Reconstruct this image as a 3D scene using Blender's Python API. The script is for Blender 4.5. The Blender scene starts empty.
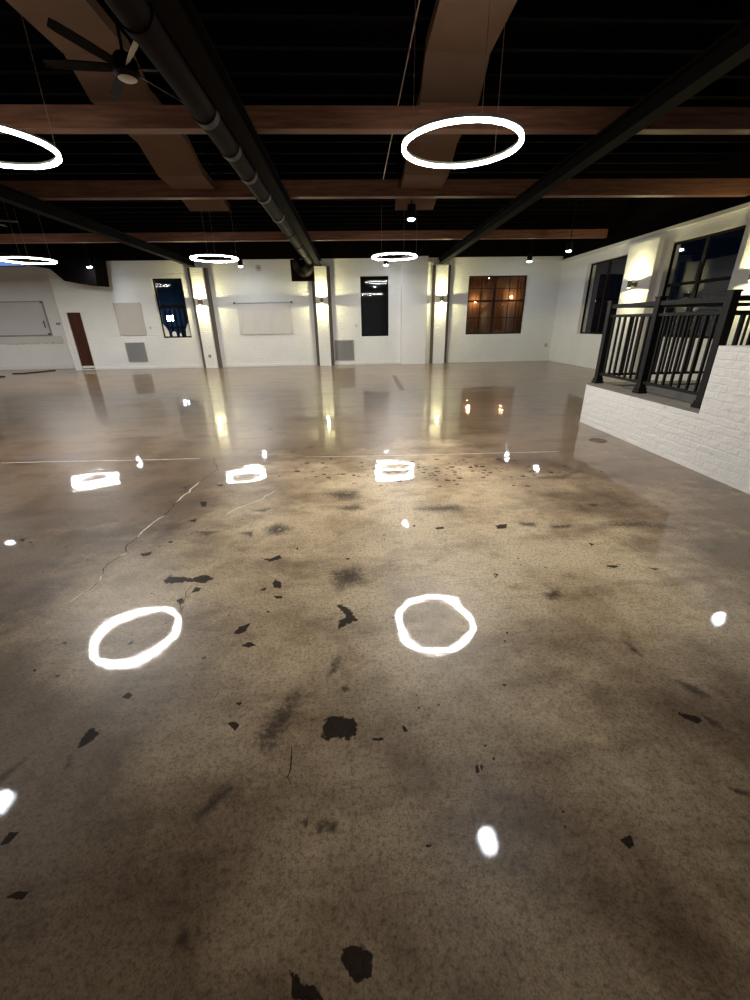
import bpy, bmesh, math, random
from mathutils import Vector, Matrix
random.seed(7)
sc = bpy.context.scene
COL = sc.collection
PI = math.pi

# ------------------------------------------------------------------ camera, world, exposure
CAM_F, CAM_PITCH, CAM_ROLL, CAM_YAW = 408.656, 0.4068, -0.0167, 0.0412
def make_camera():
    fw = Vector((math.sin(CAM_YAW)*math.cos(CAM_PITCH), math.cos(CAM_YAW)*math.cos(CAM_PITCH), -math.sin(CAM_PITCH)))
    r = Vector((math.cos(CAM_YAW), -math.sin(CAM_YAW), 0)); u = r.cross(fw)
    r2 = r*math.cos(CAM_ROLL)+u*math.sin(CAM_ROLL); u2 = -r*math.sin(CAM_ROLL)+u*math.cos(CAM_ROLL)
    cd = bpy.data.cameras.new('camera'); cd.sensor_fit = 'HORIZONTAL'; cd.sensor_width = 36
    cd.lens = CAM_F/750*36; cd.clip_start = .05; cd.clip_end = 200
    o = bpy.data.objects.new('camera', cd); COL.objects.link(o)
    o.matrix_world = Matrix(((r2.x,u2.x,-fw.x,0),(r2.y,u2.y,-fw.y,0),(r2.z,u2.z,-fw.z,1.5),(0,0,0,1)))
    sc.camera = o
make_camera()
w = bpy.data.worlds.new('night'); sc.world = w; w.use_nodes = True
w.node_tree.nodes['Background'].inputs[0].default_value = (.10,.22,.55,1)
w.node_tree.nodes['Background'].inputs[1].default_value = .006
sc.view_settings.view_transform = 'Standard'; sc.view_settings.look = 'None'
sc.view_settings.exposure = 0.3; sc.view_settings.gamma = 1.0
sc.view_settings.use_curve_mapping = False
sc.cycles.use_denoising = True
sc.cycles.max_bounces = 8; sc.cycles.sample_clamp_indirect = 8

# light levels (the lamps of the hall)
RING_DOWN, RING_SIDE = 240.0, 18.0
SPOT_LENS = 200.0
SCONCE_UP, SCONCE_DOWN = 72.0, 62.0
RING_COL = (1.0, .96, .91)
SPOT_COL = (.86, .93, 1.0)
SCONCE_COL = (1.0, .91, .48)

# ------------------------------------------------------------------ materials
def lin(c):
    f = lambda v: v/12.92 if v <= .04045 else ((v+.055)/1.055)**2.4
    return tuple(f(x/255) for x in c)+(1,)
class NT:
    def __init__(s, name):
        s.m = bpy.data.materials.new(name); s.m.use_nodes = True
        s.t = s.m.node_tree; s.n = s.t.nodes; s.b = s.n['Principled BSDF']; s.out = s.n['Material Output']
    def add(s, typ, **kw):
        n = s.n.new(typ)
        for k, v in kw.items():
            if k.startswith('i_'): n.inputs[k[2:].replace('_',' ')].default_value = v
            else: setattr(n, k, v)
        return n
    def link(s, a, b): s.t.links.new(a, b)
    def coord(s): return s.add('ShaderNodeTexCoord').outputs['Object']
    def noise(s, scale, detail=4, rough=.55, vec=None, stretch=None):
        v = vec if vec is not None else s.coord()
        if stretch:
            mp = s.add('ShaderNodeMapping'); mp.inputs['Scale'].default_value = stretch
            s.link(v, mp.inputs['Vector']); v = mp.outputs[0]
        n = s.add('ShaderNodeTexNoise'); n.inputs['Scale'].default_value = scale
        n.inputs['Detail'].default_value = detail; n.inputs['Roughness'].default_value = rough
        s.link(v, n.inputs['Vector']); return n.outputs['Fac']
    def ramp(s, fac, stops):
        r = s.add('ShaderNodeValToRGB'); e = r.color_ramp.elements
        while len(e) < len(stops): e.new(.5)
        for k, (p, c) in enumerate(stops): e[k].position = p; e[k].color = c if len(c) == 4 else (*c,1)
        s.link(fac, r.inputs[0]); return r.outputs[0]
    def math(s, op, a, b=0.0, clamp=False):
        n = s.add('ShaderNodeMath', operation=op, use_clamp=clamp)
        for k, v in enumerate((a, b)):
            if isinstance(v, (int, float)): n.inputs[k].default_value = v
            else: s.link(v, n.inputs[k])
        return n.outputs[0]
    def mix(s, fac, a, b, mode='MIX'):
        n = s.add('ShaderNodeMix', data_type='RGBA', blend_type=mode)
        for k, v in ((0,fac),(6,a),(7,b)):
            if isinstance(v, (int, float)): n.inputs[k].default_value = v
            elif isinstance(v, tuple): n.inputs[k].default_value = v if len(v) == 4 else (*v,1)
            else: s.link(v, n.inputs[k])
        return n.outputs[2]
    def bump(s, h, strength=.3, dist=.02, normal=None):
        b = s.add('ShaderNodeBump'); b.inputs['Strength'].default_value = strength; b.inputs['Distance'].default_value = dist
        s.link(h, b.inputs['Height'])
        if normal is not None: s.link(normal, b.inputs['Normal'])
        return b.outputs[0]
    def set(s, col=None, rough=.5, metal=0, normal=None, spec=None, coat=None, coat_rough=.05):
        b = s.b
        if col is not None:
            if isinstance(col, tuple): b.inputs['Base Color'].default_value = col if len(col) == 4 else (*col,1)
            else: s.link(col, b.inputs['Base Color'])
        if isinstance(rough, (int, float)): b.inputs['Roughness'].default_value = rough
        else: s.link(rough, b.inputs['Roughness'])
        b.inputs['Metallic'].default_value = metal
        if normal is not None: s.link(normal, b.inputs['Normal'])
        if spec is not None: b.inputs['Specular IOR Level'].default_value = spec
        if coat is not None: b.inputs['Coat Weight'].default_value = coat; b.inputs['Coat Roughness'].default_value = coat_rough
        return s.m

def plain(name, col, rough=.5, metal=0, var=.12, scale=12, bump=.05, spec=None):
    t = NT(name); n = t.noise(scale, 5)
    c = t.mix(n, tuple(x*(1-var) for x in col[:3]), tuple(min(1,x*(1+var)) for x in col[:3]))
    return t.set(c, rough, metal, t.bump(t.noise(scale*6, 3), bump, .004), spec)

def brick_paint(name, col, axis, strength=.6, joint=.7):
    """white painted brick; axis says which world axis runs along the wall"""
    t = NT(name); co = t.coord(); sp = t.add('ShaderNodeSeparateXYZ'); t.link(co, sp.inputs[0])
    cb = t.add('ShaderNodeCombineXYZ')
    t.link(sp.outputs['X' if axis == 'x' else 'Y'], cb.inputs[0]); t.link(sp.outputs['Z'], cb.inputs[1])
    wob = t.add('ShaderNodeTexNoise'); wob.inputs['Scale'].default_value = 7; t.link(co, wob.inputs['Vector'])
    ws = t.add('ShaderNodeVectorMath', operation='SCALE'); ws.inputs['Scale'].default_value = .03; t.link(wob.outputs['Color'], ws.inputs[0])
    wa = t.add('ShaderNodeVectorMath', operation='ADD'); t.link(cb.outputs[0], wa.inputs[0]); t.link(ws.outputs[0], wa.inputs[1])
    br = t.add('ShaderNodeTexBrick'); t.link(wa.outputs[0], br.inputs['Vector'])
    for k, v in (('Scale',1.0),('Mortar Size',.010),('Mortar Smooth',.8),('Brick Width',.23),('Row Height',.076)): br.inputs[k].default_value = v
    br.inputs['Color1'].default_value = (1,1,1,1); br.inputs['Color2'].default_value = (.72,.72,.72,1); br.inputs['Mortar'].default_value = (.55,.55,.55,1)
    lump = t.noise(14, 5); h = t.math('SUBTRACT', t.math('ADD', t.math('MULTIPLY', lump, .9), t.math('MULTIPLY', t.noise(3.2, 4, .6, stretch=(1,1,4)), .9)), t.math('MULTIPLY', br.outputs['Fac'], t.math('MULTIPLY', t.noise(1.7, 3), joint)))
    big = t.noise(1.3, 5)
    c = t.mix(big, tuple(x*.90 for x in col), tuple(min(1,x*1.05) for x in col))
    chip = t.ramp(t.noise(9, 6, .65), [(.30,(.62,.6,.56)),(.37,(1,1,1))])
    c = t.mix(.55, c, chip, 'MULTIPLY')
    c = t.mix(t.math('MULTIPLY', br.outputs['Fac'], t.math('MULTIPLY', t.noise(3, 4), joint)), c, tuple(x*.84 for x in col))
    return t.set(c, .55, 0, t.bump(h, strength, .018))

def plaster(name, col):
    t = NT(name); c = t.mix(t.noise(1.6, 5), tuple(x*.93 for x in col), tuple(min(1,x*1.04) for x in col))
    return t.set(c, .6, 0, t.bump(t.noise(22, 5), .12, .01))

def wood(name, dark, light, stretch=(1.2,14,14), rough=.55, scale=1.6):
    t = NT(name); n = t.noise(scale, 7, .6, stretch=stretch)
    c = t.ramp(n, [(.3, dark), (.7, light)])
    return t.set(c, rough, 0, t.bump(n, .15, .01), .15)

def glow(name, col, strength):
    t = NT(name); e = t.add('ShaderNodeEmission'); e.inputs[0].default_value = (*col[:3],1); e.inputs[1].default_value = strength
    t.link(e.outputs[0], t.out.inputs['Surface']); return t.m

def glass(name, tint=(1,1,1)):
    t = NT(name); tr = t.add('ShaderNodeBsdfTransparent'); tr.inputs[0].default_value = (*tint,1)
    gl = t.add('ShaderNodeBsdfGlossy'); gl.inputs['Roughness'].default_value = .02
    fr = t.add('ShaderNodeFresnel'); fr.inputs['IOR'].default_value = 1.38
    ge = t.add('ShaderNodeNewGeometry'); fr.inputs['IOR'].default_value = 1.55
    f2 = t.math('MULTIPLY', fr.outputs[0], t.math('SUBTRACT', 1.0, ge.outputs['Backfacing']), True)
    mx = t.add('ShaderNodeMixShader'); t.link(f2, mx.inputs[0]); t.link(tr.outputs[0], mx.inputs[1]); t.link(gl.outputs[0], mx.inputs[2])
    t.link(mx.outputs[0], t.out.inputs['Surface']); return t.m

def floor_material():
    t = NT('polished_stained_concrete'); co = t.coord()
    big = t.noise(.42, 5, .6); mid = t.noise(1.9, 6, .65); fine = t.noise(60, 4, .7)
    c = t.ramp(big, [(.30, lin((214,186,152))), (.46, lin((240,216,178))), (.70, lin((246,226,190)))])
    c = t.mix(t.ramp(mid, [(.36,(.62,.57,.53)),(.56,(1,1,1))]), (0,0,0), c, 'MIX') if False else t.mix(.85, c, t.ramp(mid, [(.36,(.62,.57,.53)),(.54,(1,1,1))]), 'MULTIPLY')
    c = t.mix(.8, c, t.ramp(t.noise(5.5, 6, .7), [(.32,(.62,.57,.52)),(.46,(1,1,1))]), 'MULTIPLY')
    c = t.mix(.7, c, t.ramp(t.noise(1.0, 6, .7, stretch=(.8,2.4,1)), [(.36,(.5,.45,.41)),(.50,(1,1,1))]), 'MULTIPLY')
    c = t.mix(.75, c, t.ramp(fine, [(.36,(.5,.45,.41)),(.52,(1.08,1.06,1.02))]), 'MULTIPLY')
    c = t.mix(.7, c, t.ramp(t.noise(150, 3, .6), [(.36,(.55,.52,.5)),(.56,(1,1,1))]), 'MULTIPLY')
    # tan middle of the slab, with light falloff painted darker and browner round it
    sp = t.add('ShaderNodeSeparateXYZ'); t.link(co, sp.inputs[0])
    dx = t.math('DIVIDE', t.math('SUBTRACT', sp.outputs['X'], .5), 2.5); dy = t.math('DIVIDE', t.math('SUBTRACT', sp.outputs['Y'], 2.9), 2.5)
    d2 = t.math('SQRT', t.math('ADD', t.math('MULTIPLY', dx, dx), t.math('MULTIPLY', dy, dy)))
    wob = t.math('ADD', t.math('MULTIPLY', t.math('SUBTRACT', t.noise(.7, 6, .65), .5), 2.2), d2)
    tan_falloff = t.ramp(wob, [(.35,(1,1,1)),(1.0,(.25,.215,.20))])
    c = t.mix(1.0, c, tan_falloff, 'MULTIPLY')
    # small dark pits
    vo = t.add('ShaderNodeTexVoronoi'); vo.inputs['Scale'].default_value = 9; vo.inputs['Randomness'].default_value = 1; t.link(co, vo.inputs['Vector'])
    sepc = t.add('ShaderNodeSeparateColor'); t.link(vo.outputs['Color'], sepc.inputs[0])
    keep = t.math('GREATER_THAN', sepc.outputs[0], .86)
    area = t.math('GREATER_THAN', t.noise(.8, 2), .52)
    dist = t.math('ADD', vo.outputs['Distance'], t.math('MULTIPLY', t.math('SUBTRACT', t.noise(70, 3), .5), .18))
    pit = t.math('MULTIPLY', t.math('MULTIPLY', keep, area), t.math('LESS_THAN', dist, .10))
    c = t.mix(t.math('MULTIPLY', pit, .8), c, lin((38,28,20)))
    # stains and cracks on slab patches; glints along joint and cracks painted white
    rag = t.math('MULTIPLY', t.math('SUBTRACT', t.noise(45, 4, .6), .5), 1.0)
    def attr(n):
        a = t.add('ShaderNodeAttribute'); a.attribute_name = n; return a.outputs['Fac']
    def edge(a, lo, hi, on=.001):
        v = t.math('ADD', a, t.math('MULTIPLY', rag, t.math('MULTIPLY', a, 2.2, True)))
        mr = t.add('ShaderNodeMapRange', interpolation_type='SMOOTHSTEP'); mr.inputs[1].default_value = lo; mr.inputs[2].default_value = hi
        t.link(v, mr.inputs[0]); return mr.outputs[0]
    dk = edge(attr('dark'), .38, .52); bn = edge(attr('brown'), .12, .75); glint_line = edge(attr('light'), .35, .6)
    dcol = t.mix(t.noise(25, 4), lin((16,13,11)), lin((44,35,29)))
    c = t.mix(t.math('MULTIPLY', bn, .88), c, lin((58,42,30)))
    c = t.mix(t.math('MULTIPLY', dk, .93), c, dcol)
    c = t.mix(glint_line, c, lin((244,236,224)))
    # gently uneven, polished top
    wav = t.noise(1.1, 2, .4, stretch=(.55,1.15,1)); wav2 = t.noise(5.5, 2, .5, stretch=(.6,1.2,1)); grit = t.noise(320, 2, .5)
    n1 = t.bump(wav, .20, .05); n2 = t.bump(wav2, .045, .012, n1); n3 = t.bump(grit, .03, .001, n2)
    rough = t.math('ADD', t.math('MULTIPLY', mid, .22), .26)
    m = t.set(c, rough, 0, n3, .5, 1.0, .033)
    t.link(t.math('SUBTRACT', .55, t.math('MULTIPLY', dk, .42)), t.b.inputs['Coat Weight'])
    t.link(n3, t.b.inputs['Coat Normal'])
    t.link(t.math('SUBTRACT', .26, t.math('MULTIPLY', dk, .2)), t.b.inputs['Specular IOR Level'])
    return m

WHITE = (.84,.84,.815)
M = dict(
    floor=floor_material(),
    brick_x=brick_paint('white_painted_brick_across', WHITE, 'x', .8, 1.3),
    brick_y=brick_paint('white_painted_brick_along', (.84,.83,.80), 'y', .6, .3),
    plaster=plaster('white_painted_plaster', (.79,.785,.76)),
    ledge=plain('grey_concrete_cap', lin((112,106,100)), .7, bump=.2),
    black_metal=plain('black_powder_coat', (.008,.008,.008), .45, 0, .2, 30, .04, .25),
    dark_steel=plain('dark_brown_steel', lin((14,9,8)), .8, 0, .25, 5, .1, .06),
    beam=wood('stained_beam', lin((88,59,47)), lin((132,92,73))),
    deck=plain('dark_roof_deck', lin((14,11,11)), .9, 0, .3, 6, .2, .03),
    soffit=plain('brown_painted_soffit', lin((108,84,68)), .7, 0, .15, 3, .1, .1),
    duct=plain('dark_painted_duct', lin((24,15,12)), .6, 0, .15, 6, .08, .04),
    duct_light=plain('pale_duct_collar', lin((54,44,42)), .5, 0, .15, 6, .08, .25),
    cable=plain('thin_steel_cable', lin((150,120,105)), .4, .6),
    ring_body=plain('grey_ring_profile', lin((150,148,140)), .4, .4),
    ring_down=glow('ring_diffuser_bottom', RING_COL, RING_DOWN),
    ring_side=glow('ring_diffuser_side', (1.0,.98,.84), RING_SIDE),
    spot_body=plain('dark_spot_housing', lin((24,22,21)), .6, spec=.1),
    spot_lens=glow('spot_lens', SPOT_COL, SPOT_LENS),
    sconce_metal=plain('brass_grey_sconce', lin((120,108,78)), .4, .6),
    sconce_lens=glow('sconce_lens', SCONCE_COL, 30),
    shade_grey=plain('pilaster_shade_grey', lin((104,98,90)), .7, 0, .1, 5, .05, .1), low_bounce_dark=plain('low_bounce_dark_wall', lin((70,58,50)), .8),
    fan=plain('dark_fan_blade', lin((24,20,19)), .6, spec=.1), fan_disc=plain('pale_fan_cap', lin((206,196,186)), .5),
    frame_dark=plain('dark_window_frame', lin((20,16,15)), .6, spec=.1), frame_brown=wood('brown_window_frame', lin((34,22,16)), lin((58,36,26))),
    pane=glass('window_glass'),
    door=wood('dark_brown_door', lin((50,28,20)), lin((78,45,32)), (14,14,1.2)),
    white_trim=plain('white_trim_paint', (.72,.71,.68), .5),
    board=plain('pale_grey_board', lin((200,199,198)), .3, 0, .05, 2, .04),
    grey_panel=plain('grey_panel', lin((186,180,172)), .5, 0, .05, 3, .05),
    vent=plain('grey_vent', lin((152,150,150)), .5, .2),
    sheet=plain('thin_white_sheet', lin((206,203,198)), .4, 0, .04, 3, .3),
    paper=plain('torn_white_paper', lin((222,220,216)), .7),
    rod=wood('dark_wood_rod', lin((36,22,18)), lin((60,38,30))),
    drain=plain('dull_iron', lin((92,80,68)), .45, .5),
    plastic=plain('white_plastic', lin((215,212,205)), .4), dark_plastic=plain('dark_plastic', lin((48,46,44)), .5),
    out_wall=plain('outside_wall', lin((58,78,112)), .8, 0, .2, 3, .2), out_wood=wood('outside_timber', lin((58,38,26)), lin((150,104,68)), (14,14,.8), .6, 2.2),
    fence=plain('outside_fence', lin((22,24,30)), .6), night_glow=glow('outside_floodlight', (.72,.9,1.0), 60), warm_glow=glow('outside_warm_bulb', (1,.72,.38), 60),
    sky_glow=glow('evening_sky_glow', (.25,.45,1.0), .5),
)

# ------------------------------------------------------------------ mesh helpers
def link(name, me, m, parent=None, smooth=False):
    o = bpy.data.objects.new(name, me); COL.objects.link(o)
    if m is not None: me.materials.append(m)
    if smooth:
        for p in me.polygons: p.use_smooth = True
    if parent is not None: o.parent = parent
    return o
def from_bm(name, bm, m, parent=None, smooth=False, bevel=0):
    if bevel:
        bmesh.ops.bevel(bm, geom=[e for e in bm.edges if e.is_manifold and e.calc_face_angle(0) > .6], offset=bevel, segments=2, affect='EDGES')
    bmesh.ops.recalc_face_normals(bm, faces=bm.faces[:])
    me = bpy.data.meshes.new(name); bm.to_mesh(me); bm.free()
    o = link(name, me, m, parent)
    if smooth:
        for p in me.polygons: p.use_smooth = True
        try: me.set_sharp_from_angle(angle=math.radians(40))
        except Exception: pass
    return o
def box(bm, x0, x1, y0, y1, z0, z1):
    vs = [bm.verts.new((x,y,z)) for z in (z0,z1) for x,y in ((x0,y0),(x1,y0),(x1,y1),(x0,y1))]
    for f in ((3,2,1,0),(4,5,6,7),(0,1,5,4),(1,2,6,5),(2,3,7,6),(3,0,4,7)): bm.faces.new([vs[i] for i in f])
def tube(bm, a, b, r, seg=12, r2=None, caps=True):
    a, b = Vector(a), Vector(b); d = (b-a).normalized()
    u = d.orthogonal().normalized(); v = d.cross(u); r2 = r if r2 is None else r2
    A = [bm.verts.new(a+(u*math.cos(t)+v*math.sin(t))*r) for t in [2*PI*k/seg for k in range(seg)]]
    B = [bm.verts.new(b+(u*math.cos(t)+v*math.sin(t))*r2) for t in [2*PI*k/seg for k in range(seg)]]
    for k in range(seg): bm.faces.new((A[k],A[(k+1)%seg],B[(k+1)%seg],B[k]))
    if caps: bm.faces.new(A[::-1]); bm.faces.new(B)
def lathe(bm, prof, axis=Vector((0,0,1)), org=Vector((0,0,0)), seg=24, close=False):
    axis = Vector(axis).normalized(); u = axis.orthogonal().normalized(); v = axis.cross(u); org = Vector(org)
    rings = [[bm.verts.new(org+axis*h+(u*math.cos(2*PI*k/seg)+v*math.sin(2*PI*k/seg))*r) for k in range(seg)] for r, h in prof]
    n = len(rings)
    for i in range(n if close else n-1):
        A, B = rings[i], rings[(i+1)%n]
        for k in range(seg): bm.faces.new((A[k],A[(k+1)%seg],B[(k+1)%seg],B[k]))
    return rings
def prism(bm, pts, off):
    off = Vector(off); A = [bm.verts.new(p) for p in pts]; B = [bm.verts.new(Vector(p)+off) for p in pts]; n = len(pts)
    bm.faces.new(A); bm.faces.new(B[::-1])
    for k in range(n): bm.faces.new((A[k],B[k],B[(k+1)%n],A[(k+1)%n]))
def boxobj(name, m, parent, *b, bevel=0):
    bm = bmesh.new(); box(bm, *b); return from_bm(name, bm, m, parent, bevel=bevel)
def tubeobj(name, m, parent, a, b, r, seg=12, r2=None):
    bm = bmesh.new(); tube(bm, a, b, r, seg, r2); return from_bm(name, bm, m, parent, smooth=True)
def tag(o, label, cat, group=None, kind=None):
    o['label'] = label; o['category'] = cat
    if group: o['group'] = group
    if kind: o['kind'] = kind
    return o
def thing(name, label, cat, loc=(0,0,0), rz=0, group=None):
    o = bpy.data.objects.new(name, None); COL.objects.link(o); o.location = loc; o.rotation_euler = (0,0,rz)
    o.empty_display_size = .1
    return tag(o, label, cat, group)
def structure(o): o['kind'] = 'structure'; return o
def dup(root, loc, label, rz=None):
    r = root.copy(); COL.objects.link(r); r.location = loc; r['label'] = label
    if rz is not None: r.rotation_euler = (0,0,rz)
    for ch in list(root.children):
        c = ch.copy(); COL.objects.link(c); c.parent = r
        for g in list(ch.children):
            d = g.copy(); COL.objects.link(d); d.parent = c
    return r
def wall_with_holes(name, m, axis, at, thick, a0, a1, z0, z1, holes):
    """wall along x (axis 'x', front face y = at) or along y (axis 'y', front face x = at); holes = (a0, a1, z0, z1)"""
    bm = bmesh.new()
    A = sorted({a0,a1,*[h[0] for h in holes],*[h[1] for h in holes]}); Z = sorted({z0,z1,*[h[2] for h in holes],*[h[3] for h in holes]})
    for i in range(len(A)-1):
        for j in range(len(Z)-1):
            ca, cz = (A[i]+A[i+1])/2, (Z[j]+Z[j+1])/2
            if any(h[0] < ca < h[1] and h[2] < cz < h[3] for h in holes): continue
            if axis == 'x': box(bm, A[i],A[i+1], at,at+thick, Z[j],Z[j+1])
            else: box(bm, at,at+thick, A[i],A[i+1], Z[j],Z[j+1])
    bmesh.ops.remove_doubles(bm, verts=bm.verts[:], dist=1e-5)
    # drop the faces shared by two cells
    seen = {}
    for f in bm.faces: seen.setdefault(frozenset(v.index for v in f.verts) if False else tuple(sorted((round(v.co.x,4),round(v.co.y,4),round(v.co.z,4)) for v in f.verts)), []).append(f)
    bmesh.ops.delete(bm, geom=[f for fs in seen.values() if len(fs) > 1 for f in fs], context='FACES_ONLY')
    return structure(from_bm(name, bm, m))
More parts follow.
